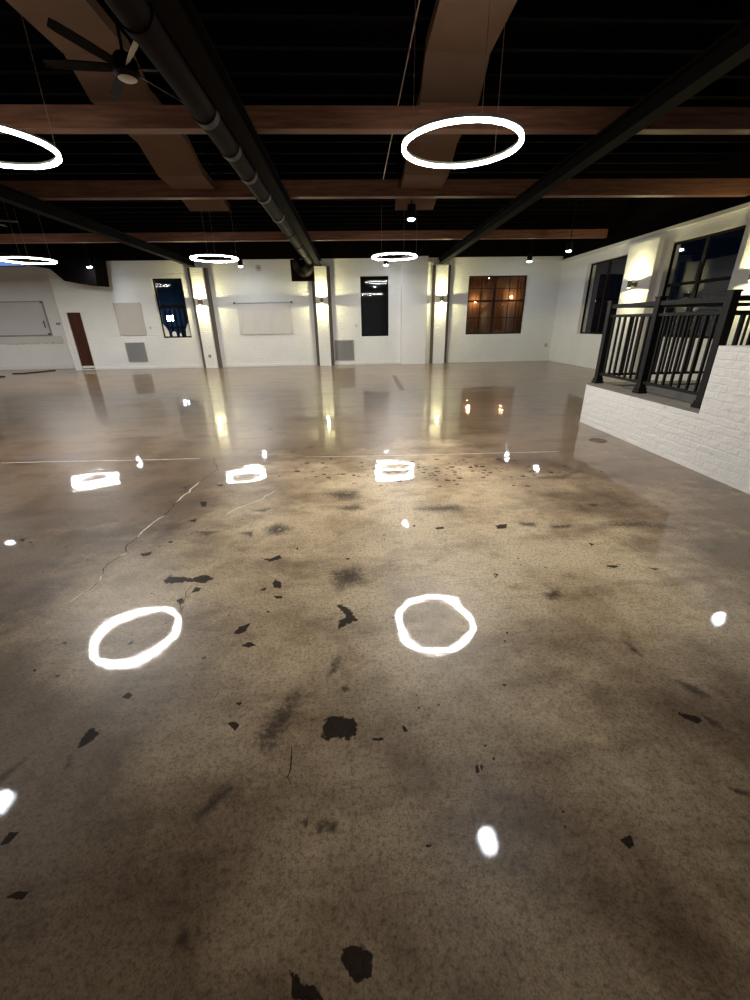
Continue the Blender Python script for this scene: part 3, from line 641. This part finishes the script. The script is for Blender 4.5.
def hvac():
    bm = bmesh.new(); pts = [(-10.45,3.70),(-10.3,3.42),(-9.9,3.02),(-9.4,2.93),(-8.85,2.88),(-8.75,3.70)]
    prism(bm, [(x,16.4,z) for x,z in pts], (0,.8,0))
    t = thing('air_unit', 'dark wedge shaped housing hanging from the ceiling above the brown door', 'air unit', (0,0,0))
    from_bm('housing', bm, M['deck'], t, bevel=.02)
    for x in (-10.1,-9.1): boxobj('hanger', M['dark_steel'], t, x-.02,x+.02,16.78,16.82,3.66,4.7195)
hvac()

# ------------------------------------------------------------------ lamps
def ring_lamp(label, first=1.434):
    t = thing('ring_lamp', label, 'lamp', (0,0,3.3), 0, 'round pendant lamps')
    R, h, wd = .632, .02, .021
    bm = bmesh.new(); lathe(bm, [(R-wd,h-.012),(R-wd,h+.012),(R+wd,h+.012),(R+wd,h-.012)], seg=72, close=True); from_bm('housing', bm, M['ring_body'], t, True)
    bm = bmesh.new(); lathe(bm, [(R+wd,h-.013),(R+wd,-h+.003),(R+wd-.002,-h)], seg=72); lathe(bm, [(R-wd,h-.013),(R-wd,-h+.003),(R-wd+.002,-h)], seg=72); from_bm('side_diffuser', bm, M['ring_side'], t, True)
    bm = bmesh.new(); lathe(bm, [(R-wd+.002,-h-.0005),(R+wd-.002,-h-.0005)], seg=72)
    bmesh.ops.recalc_face_normals(bm, faces=bm.faces[:])
    from_bm('bottom_diffuser', bm, M['ring_down'], t)
    for a, top in ((-86,first),(39,1.434),(206,1.434)):
        x, y = R*math.cos(math.radians(a)), R*math.sin(math.radians(a))
        c = tubeobj('cable', M['cable'], t, (x,y,h+.01),(x,y,top),.0035,6)
    return t
ring0 = ring_lamp('large glowing ring lamp hanging at upper right, nearest to the camera', 1.105); ring0.location = (1.244,5.604,3.285)
ring1 = ring_lamp('large glowing ring lamp cut off by the left edge of the photo'); ring1.location = (-3.80,5.604,3.285)
for x, y, rz, lb in ((1.244,13.64,1.45,'small far ring lamp hanging in front of the tall black window'),(-3.903,13.64,1.45,'small far ring lamp hanging between the two left lit pilasters'),(-9.05,13.64,1.45,'small far ring lamp at far left, above the big white board'),(-14.2,13.64,1.45,'added unseen ring lamp beyond the left edge, lighting the big white board')):
    dup(ring1, (x,y,3.285), lb, rz)  # the last ring is added out of view to brighten the left wall
def spot_lamp(label, top=1.3195):
    t = thing('spot_lamp', label, 'spotlight', (0,0,3.4), 0, 'ceiling spotlights')
    bm = bmesh.new(); lathe(bm, [(0,.24),(.07,.24),(.085,.22),(.085,0),(.078,-.004),(.076,.004),(0,.004)], seg=20); from_bm('housing', bm, M['spot_body'], t, True)
    bm = bmesh.new(); lathe(bm, [(0,-.04),(.03,-.036),(.055,-.024),(.07,-.006),(.074,.0035)], seg=24); from_bm('lens', bm, M['spot_lens'], t, True)
    tubeobj('stem', M['spot_body'], t, (0,0,.238),(0,0,top),.012,8)
    return t
sp0 = spot_lamp('ceiling spotlight in the middle, below the flat brown duct end', .31); sp0.location = (1.21,9.60,3.40)
sp2 = spot_lamp('ceiling spotlight overhead whose broad glare lies on the near floor', .965); sp2.location = (1.2,2.43,3.40)
sp1 = spot_lamp('ceiling spotlight above the brown framed window'); sp1.location = (6.11,15.9,3.40)
for x, y, lb in ((6.43,13.72,'ceiling spotlight near the far right corner of the room'),(-8.78,16.1,'ceiling spotlight in front of the dark housing above the door'),(-3.82,16.3,'ceiling spotlight just right of the left small ring lamp'),(1.2,16.4,'ceiling spotlight above the tall black window, below a ring lamp'),
                 (6.25,5.45,'ceiling spotlight overhead reflected in the floor at right'),(-8.78,9.41,'ceiling spotlight overhead reflected at the left edge of the floor'),(-4.19,3.12,'ceiling spotlight overhead whose glare touches the lower left edge')):
    dup(sp1, (x,y,3.40), lb)
def sconce(label):
    t = thing('wall_sconce', label, 'wall light', (0,0,0), 0, 'up and down wall lights')   # mounted on a face at y = 0, sticks out towards -y
    bm = bmesh.new(); lathe(bm, [(0,-.09),(.045,-.09),(.05,-.085),(.05,.085),(.045,.09),(0,.09)], (0,0,1), (0,-.19,0), 20); from_bm('housing', bm, M['sconce_metal'], t, True)
    boxobj('bracket', M['sconce_metal'], t, -.03,.03,-.15,0,-.03,.03,bevel=.004)
    boxobj('back_plate', M['sconce_metal'], t, -.05,.05,-.012,-.0005,-.07,.07,bevel=.003)
    for s in (1,-1):
        bm = bmesh.new(); lathe(bm, [(0,0),(.04,0)], (0,0,1), (0,-.19,s*.0915), 20); from_bm('lens', bm, M['sconce_lens'], t)
        ld = bpy.data.lights.new('sconce_beam', 'SPOT'); ld.energy = SCONCE_UP if s > 0 else SCONCE_DOWN; ld.color = SCONCE_COL
        ld.spot_size = math.radians(172); ld.spot_blend = .06; ld.shadow_soft_size = .035
        lo = bpy.data.objects.new('sconce_beam', ld); COL.objects.link(lo); lo.parent = t; lo.location = (0,-.19,s*.10)
        lo.rotation_euler = (0 if s < 0 else PI, 0, 0)
    return t
s0 = sconce('up and down wall light on the leftmost pilaster of the far wall'); s0.location = (-5.65,YF-.26,2.34)
for x, lb in ((-1.17,'up and down wall light on the second pilaster, below the round duct'),(3.36,'up and down wall light on the pilaster beside the white column')): dup(s0, (x,YF-.26,2.34), lb)
dup(s0, (XR-.14,12.42,2.40), 'up and down wall light between the two windows of the right wall', -PI/2)
dup(s0, (XR-.14,8.55,2.25), 'up and down wall light behind the railing at the right edge', -PI/2)

def ceiling_fan(label):
    t = thing('ceiling_fan', label, 'fan', (0,0,3.6), 0, 'ceiling fans')
    bm = bmesh.new(); lathe(bm, [(0,-.05),(.085,-.045),(.11,-.02),(.11,.07),(.07,.12),(.03,.14),(0,.14)], seg=24); from_bm('motor', bm, M['fan'], t, True)
    bm = bmesh.new(); lathe(bm, [(0,-.062),(.06,-.06),(.08,-.05)], seg=24); from_bm('cap', bm, M['fan_disc'], t, True)
    tubeobj('down_rod', M['fan'], t, (0,0,.14),(0,0,.85),.015)
    for k in range(6):
        a = math.radians(66+60*k); bm = bmesh.new()
        d = Vector((math.cos(a),math.sin(a),0)); n = Vector((-d.y,d.x,0))
        sec = []
        for r, wd in ((.10,.02),(.2,.028),(.35,.034),(.62,.03),(.68,.018)):
            sec.append([bm.verts.new(d*r+n*wd*s+Vector((0,0,.02+.018*s+tz))) for s, tz in ((-1,0),(1,0),(1,.008),(-1,.008))])
        for A, B in zip(sec, sec[1:]):
            for i in range(4): bm.faces.new((A[i],A[(i+1)%4],B[(i+1)%4],B[i]))
        bm.faces.new(sec[0][::-1]); bm.faces.new(sec[-1])
        from_bm('blade', bm, M['fan'] if k not in (0,4,5) else M['fan_disc'], t)
    return t
fan0 = ceiling_fan('dark six bladed ceiling fan with pale cap at upper left'); fan0.location = (-2.0,5.08,3.65)
dup(fan0, (-7.72,10.45,3.60), 'ceiling fan with one pale blade tip reaching in at the left edge', .3)

# ------------------------------------------------------------------ railing round the stairwell
ZC, ZT = .604, 1.735
def rail_set(name, label, origin, rz, length, posts, n_bal):
    """runs along local +x from the origin; posts at the given distances"""
    t = thing(name, label, 'railing', origin, rz, 'stairwell railings')
    for d in posts:
        bm = bmesh.new(); box(bm, d-.042,d+.042,-.042,.042,0,ZT-ZC); from_bm('post', bm, M['black_metal'], t, bevel=.004)
        bm = bmesh.new(); box(bm, d-.062,d+.062,-.062,.062,0,.03); box(bm, d-.052,d+.052,-.052,.052,.03,.075); from_bm('base_collar', bm, M['black_metal'], t, bevel=.006)
        bm = bmesh.new(); box(bm, d-.05,d+.05,-.05,.05,ZT-ZC,ZT-ZC+.02); from_bm('post_cap', bm, M['black_metal'], t, bevel=.005)
    edges = ([0] if posts[0] > .2 else []) + list(posts) + ([length] if length-posts[-1] > .2 else [])
    for a, b in zip(edges, edges[1:]):
        a2 = a+.043 if a in posts else a+.02; b2 = b-.043 if b in posts else b
        for nm, z0, z1, hw in (('top_rail',1.05,1.10,.03),('middle_rail',.93,.965,.02),('bottom_rail',.12,.155,.02)):
            bm = bmesh.new(); box(bm, a2,b2,-hw,hw,z0,z1); from_bm(nm, bm, M['black_metal'], t, bevel=.004)
        n = max(2, round((b-a)/n_bal))
        for k in range(1, n):
            x = a+(b-a)*k/n; boxobj('baluster', M['black_metal'], t, x-.0125,x+.0125,-.0125,.0125,.154,.931)
    return t
rail_set('railing', 'black metal railing along the low white wall', (3.76,6.40,ZC), -PI/2, 2.06, (0,1.02,2.06), .128)
rail_set('railing', 'black metal railing at the far end, running right behind the front railing', (3.76+.045,6.30,ZC), 0, 2.6, (2.5,), .128)
t = rail_set('railing', 'short black railing turning right from the nearest post, behind the white block', (3.76+.045,4.34,ZC), 0, 1.3, (1.2,), .128)

# ------------------------------------------------------------------ things on the far wall
def panel(name, label, cat, x0, x1, z0, z1, y, m, frame_m=None, bar=.03, depth=.03):
    t = thing(name, label, cat, ((x0+x1)/2,y-.0005,z0)); w2 = (x1-x0)/2; h = z1-z0
    boxobj('face', m, t, -w2+bar*.4,w2-bar*.4,-depth*.6,0,bar*.4,h-bar*.4)
    bm = bmesh.new(); d0, d1 = -depth, -.0005
    box(bm,-w2,-w2+bar,d0,d1,0,h); box(bm,w2-bar,w2,d0,d1,0,h); box(bm,-w2+bar,w2-bar,d0,d1,0,bar); box(bm,-w2+bar,w2-bar,d0,d1,h-bar,h)
    from_bm('rim', bm, frame_m or m, t); return t
b = panel('notice_board', 'big pale board with dark rim on the left wall near the door', 'board', -14.9,-12.1,1.27,2.52,YL,M['board'],M['vent'],.04,.05)
for x, z in ((1.36,1.2),(1.33,.06)): boxobj('corner_clip', M['dark_plastic'], b, x-.04,x+.04,-.065,-.051,z-.03,z+.03)
boxobj('handle', M['dark_plastic'], b, 1.24,1.26,-.07,-.051,.28,.55)
def ragged_sheet(name, label, cat, x0, x1, z0, z1, y, m, amp=.04, wave=.012, drop=0):
    bm = bmesh.new(); nx, nz = 40, 14; F, B = [], []
    for j in range(nz+1):
        rf, rb = [], []
        for i in range(nx+1):
            u, v = i/nx, j/nz; x = x0+(x1-x0)*u
            z = z1+(z0-z1)*v + (random.uniform(-amp,amp) if j == nz else 0)
            yy = y-.02-wave*(1+math.sin(u*23+v*3)+.6*math.sin(u*57+1.3+v*7))*(.2+v)
            rf.append(bm.verts.new((x,yy,z))); rb.append(bm.verts.new((x,yy+.004,z)))
        F.append(rf); B.append(rb)
    for j in range(nz):
        for i in range(nx):
            bm.faces.new((F[j][i],F[j+1][i],F[j+1][i+1],F[j][i+1])); bm.faces.new((B[j][i],B[j][i+1],B[j+1][i+1],B[j+1][i]))
    for i in range(nx):
        bm.faces.new((F[0][i],F[0][i+1],B[0][i+1],B[0][i])); bm.faces.new((F[nz][i+1],F[nz][i],B[nz][i],B[nz][i+1]))
    for j in range(nz):
        bm.faces.new((F[j+1][0],F[j][0],B[j][0],B[j+1][0])); bm.faces.new((F[j][nx],F[j+1][nx],B[j+1][nx],B[j][nx]))
    o = from_bm(name, bm, m, None, True)
    return tag(o, label, cat) if label else o
ragged_sheet('wall_paper', 'pale sheet with torn lower edge hanging below the big white board', 'sheet', -14.9,-11.75,.98,1.255,YL,M['sheet'],.03,.004)
panel('wall_panel', 'square grey panel fixed on the far wall between door and blue window', 'panel', -9.0,-8.0,1.24,2.37,YF,M['grey_panel'],None,.02,.03)
def vent(label, x0, x1, z0, z1):
    t = thing('wall_vent', label, 'vent', ((x0+x1)/2,YF-.0005,z0), 0, 'grey wall vents'); w2 = (x1-x0)/2; h = z1-z0
    bm = bmesh.new(); box(bm,-w2,-w2+.04,-.03,0,0,h); box(bm,w2-.04,w2,-.03,0,0,h); box(bm,-w2+.04,w2-.04,-.03,0,0,.04); box(bm,-w2+.04,w2-.04,-.03,0,h-.04,h); from_bm('frame', bm, M['vent'], t)
    bm = bmesh.new(); z = .05
    while z < h-.06:
        prism(bm, [(-w2+.04,-.024,z),(-w2+.04,-.006,z+.02),(-w2+.04,-.003,z+.017),(-w2+.04,-.021,z-.003)], (2*w2-.08,0,0)); z += .026
    from_bm('louvres', bm, M['vent'], t)
    boxobj('back', M['vent'], t, -w2+.03,w2-.03,-.002,0,.03,h-.03)
vent('grey louvred vent low on the wall below the square grey panel', -8.91,-8.17,.27,.98)
vent('grey louvred vent low on the wall right of the second pilaster', -.78,-.02,.18,.93)
def banner():
    t = thing('hanging_sheet', 'translucent white sheet hung from a thin rod between two pilasters', 'sheet', (0,0,0))
    tubeobj('rod', M['vent'], t, (-4.50,YF-.05,2.30),(-2.34,YF-.05,2.30),.012)
    for x in (-4.50,-2.34):
        bm = bmesh.new(); box(bm, x-.025,x+.025,YF-.07,YF-.0005,2.27,2.34); from_bm('bracket', bm, M['dark_plastic'], t, bevel=.004)
    s = ragged_sheet('sheet', None, None, -4.42,-2.40,1.20,2.29,YF-.012,M['sheet'],.015,.012); s.parent = t
banner()
def torn():
    t = thing('torn_paper', 'ragged white paper pieces stuck on the lower blue window', 'paper', (0,0,0))
    y = YF+.115
    for pts in ([(-7.36,1.175),(-7.36,1.62),(-7.27,1.5),(-7.20,1.36),(-7.19,1.175)],[(-7.08,1.175),(-7.08,1.30),(-7.0,1.36),(-6.93,1.33),(-6.91,1.175)],[(-6.80,1.175),(-6.79,1.27),(-6.74,1.30),(-6.72,1.175)],[(-6.55,1.175),(-6.53,1.42),(-6.46,1.56),(-6.385,1.66),(-6.385,1.175)]):
        bm = bmesh.new(); prism(bm, [(x,y,z) for x,z in pts], (0,-.003,0)); from_bm('piece', bm, M['paper'], t)
torn()
def plate(label, x, z, y=YF, w2=.04, h2=.06, m='plastic', cat='switch', name='wall_switch'):
    t = thing(name, label, cat, (x,y-.0005,z)); boxobj('plate', M[m], t, -w2,w2,-.012,0,-h2,h2,bevel=.003)
    boxobj('rocker', M['plastic'] if m != 'plastic' else M['vent'], t, -w2*.4,w2*.4,-.017,-.0125,-h2*.45,h2*.45)
plate('small white switch on the far wall left of the blue window', -7.81,1.49)
plate('dark switch between the big board and the door', -11.75,1.70,YL,.07,.035,'dark_plastic')
plate('small white switch left of the tall black window', .09,1.44)
plate('dark outlet low on the leftmost pilaster', -5.66,.44,YF-.26,.045,.05,'dark_plastic','outlet','wall_outlet')
plate('grey outlet low beside the far right corner', 7.8,.60,YF,.05,.06,'vent','outlet','wall_outlet')
def smoke():
    t = thing('smoke_detector', 'small oval brown detector high on the wall right of the left small ring lamp', 'detector', (-3.45,YF-.0005,3.46))
    bm = bmesh.new(); lathe(bm, [(0,-.03),(.07,-.028),(.10,-.012),(.11,0)], (0,1,0), (0,0,0), 24); from_bm('cover', bm, M['grey_panel'], t, True)
    bm = bmesh.new(); lathe(bm, [(0,-.036),(.03,-.032)], (0,1,0), (0,0,0), 16); from_bm('sensor', bm, M['dark_plastic'], t, True)
smoke()
# bluish strip of evening light high at the left
def clerestory():
    fr = bmesh.new(); x0,x1,z0,z1,y = -15.2,-12.3,3.70,3.90,YL-.035
    box(fr,x0,x0+.03,y,YL-.001,z0,z1); box(fr,x1-.03,x1,y,YL-.001,z0,z1); box(fr,x0+.03,x1-.03,y,YL-.001,z0,z0+.025); box(fr,x0+.03,x1-.03,y,YL-.001,z1-.025,z1)
    o = structure(from_bm('window_7', fr, M['frame_dark']))
    boxobj('pane', M['sky_glow'], o, x0+.03,x1-.03,YL-.016,YL-.002,z0+.025,z1-.025)
clerestory()

# ------------------------------------------------------------------ things on the floor
def bar_on_floor(name, label, cat, pts, wd, h, m, z=.003):
    bm = bmesh.new()
    n = len(pts); rows = []
    for k, (x,y) in enumerate(pts):
        a = pts[max(0,k-1)]; b2 = pts[min(n-1,k+1)]; d = Vector((b2[0]-a[0],b2[1]-a[1],0)).normalized(); s = Vector((-d.y,d.x,0))*wd/2
        c = Vector((x,y,z)); rows.append([bm.verts.new(v) for v in (c-s,c+s,c+s*.9+Vector((0,0,h)),c-s*.9+Vector((0,0,h)))])
    for A, B in zip(rows, rows[1:]):
        for i in range(4): bm.faces.new((A[i],A[(i+1)%4],B[(i+1)%4],B[i]))
    bm.faces.new(rows[0][::-1]); bm.faces.new(rows[-1])
    return tag(from_bm(name, bm, m), label, cat)
bar_on_floor('timber_batten', 'long dark batten lying on the floor below the white board', 'batten', [(-12.68,16.40),(-12.35,16.38),(-12.1,16.75),(-11.85,17.45)], .09, .03, M['rod'])
bar_on_floor('timber_offcut', 'short dark offcut on the floor at the left edge', 'batten', [(-12.62,15.42),(-12.23,15.37)], .12, .03, M['rod'])
bar_on_floor('floor_track', 'narrow dark slot plate in the floor before the white column', 'plate', [(1.21,13.3),(1.14,10.32)], .12, .003, M['drain'], .002)
def cleanout():
    t = thing('floor_drain', 'round iron drain cover in the floor beside the low white wall', 'drain', (3.26,5.27,.0025))
    bm = bmesh.new(); lathe(bm, [(.085,0),(.085,.004),(.108,.004),(.112,0)], seg=32, close=True); from_bm('rim', bm, M['drain'], t, True)
    bm = bmesh.new(); lathe(bm, [(0,.003),(.082,.003),(.082,0)], seg=32); from_bm('lid', bm, M['drain'], t, True)
    boxobj('slot', M['dark_plastic'], t, -.02,.02,-.005,.005,.0032,.005)
cleanout()
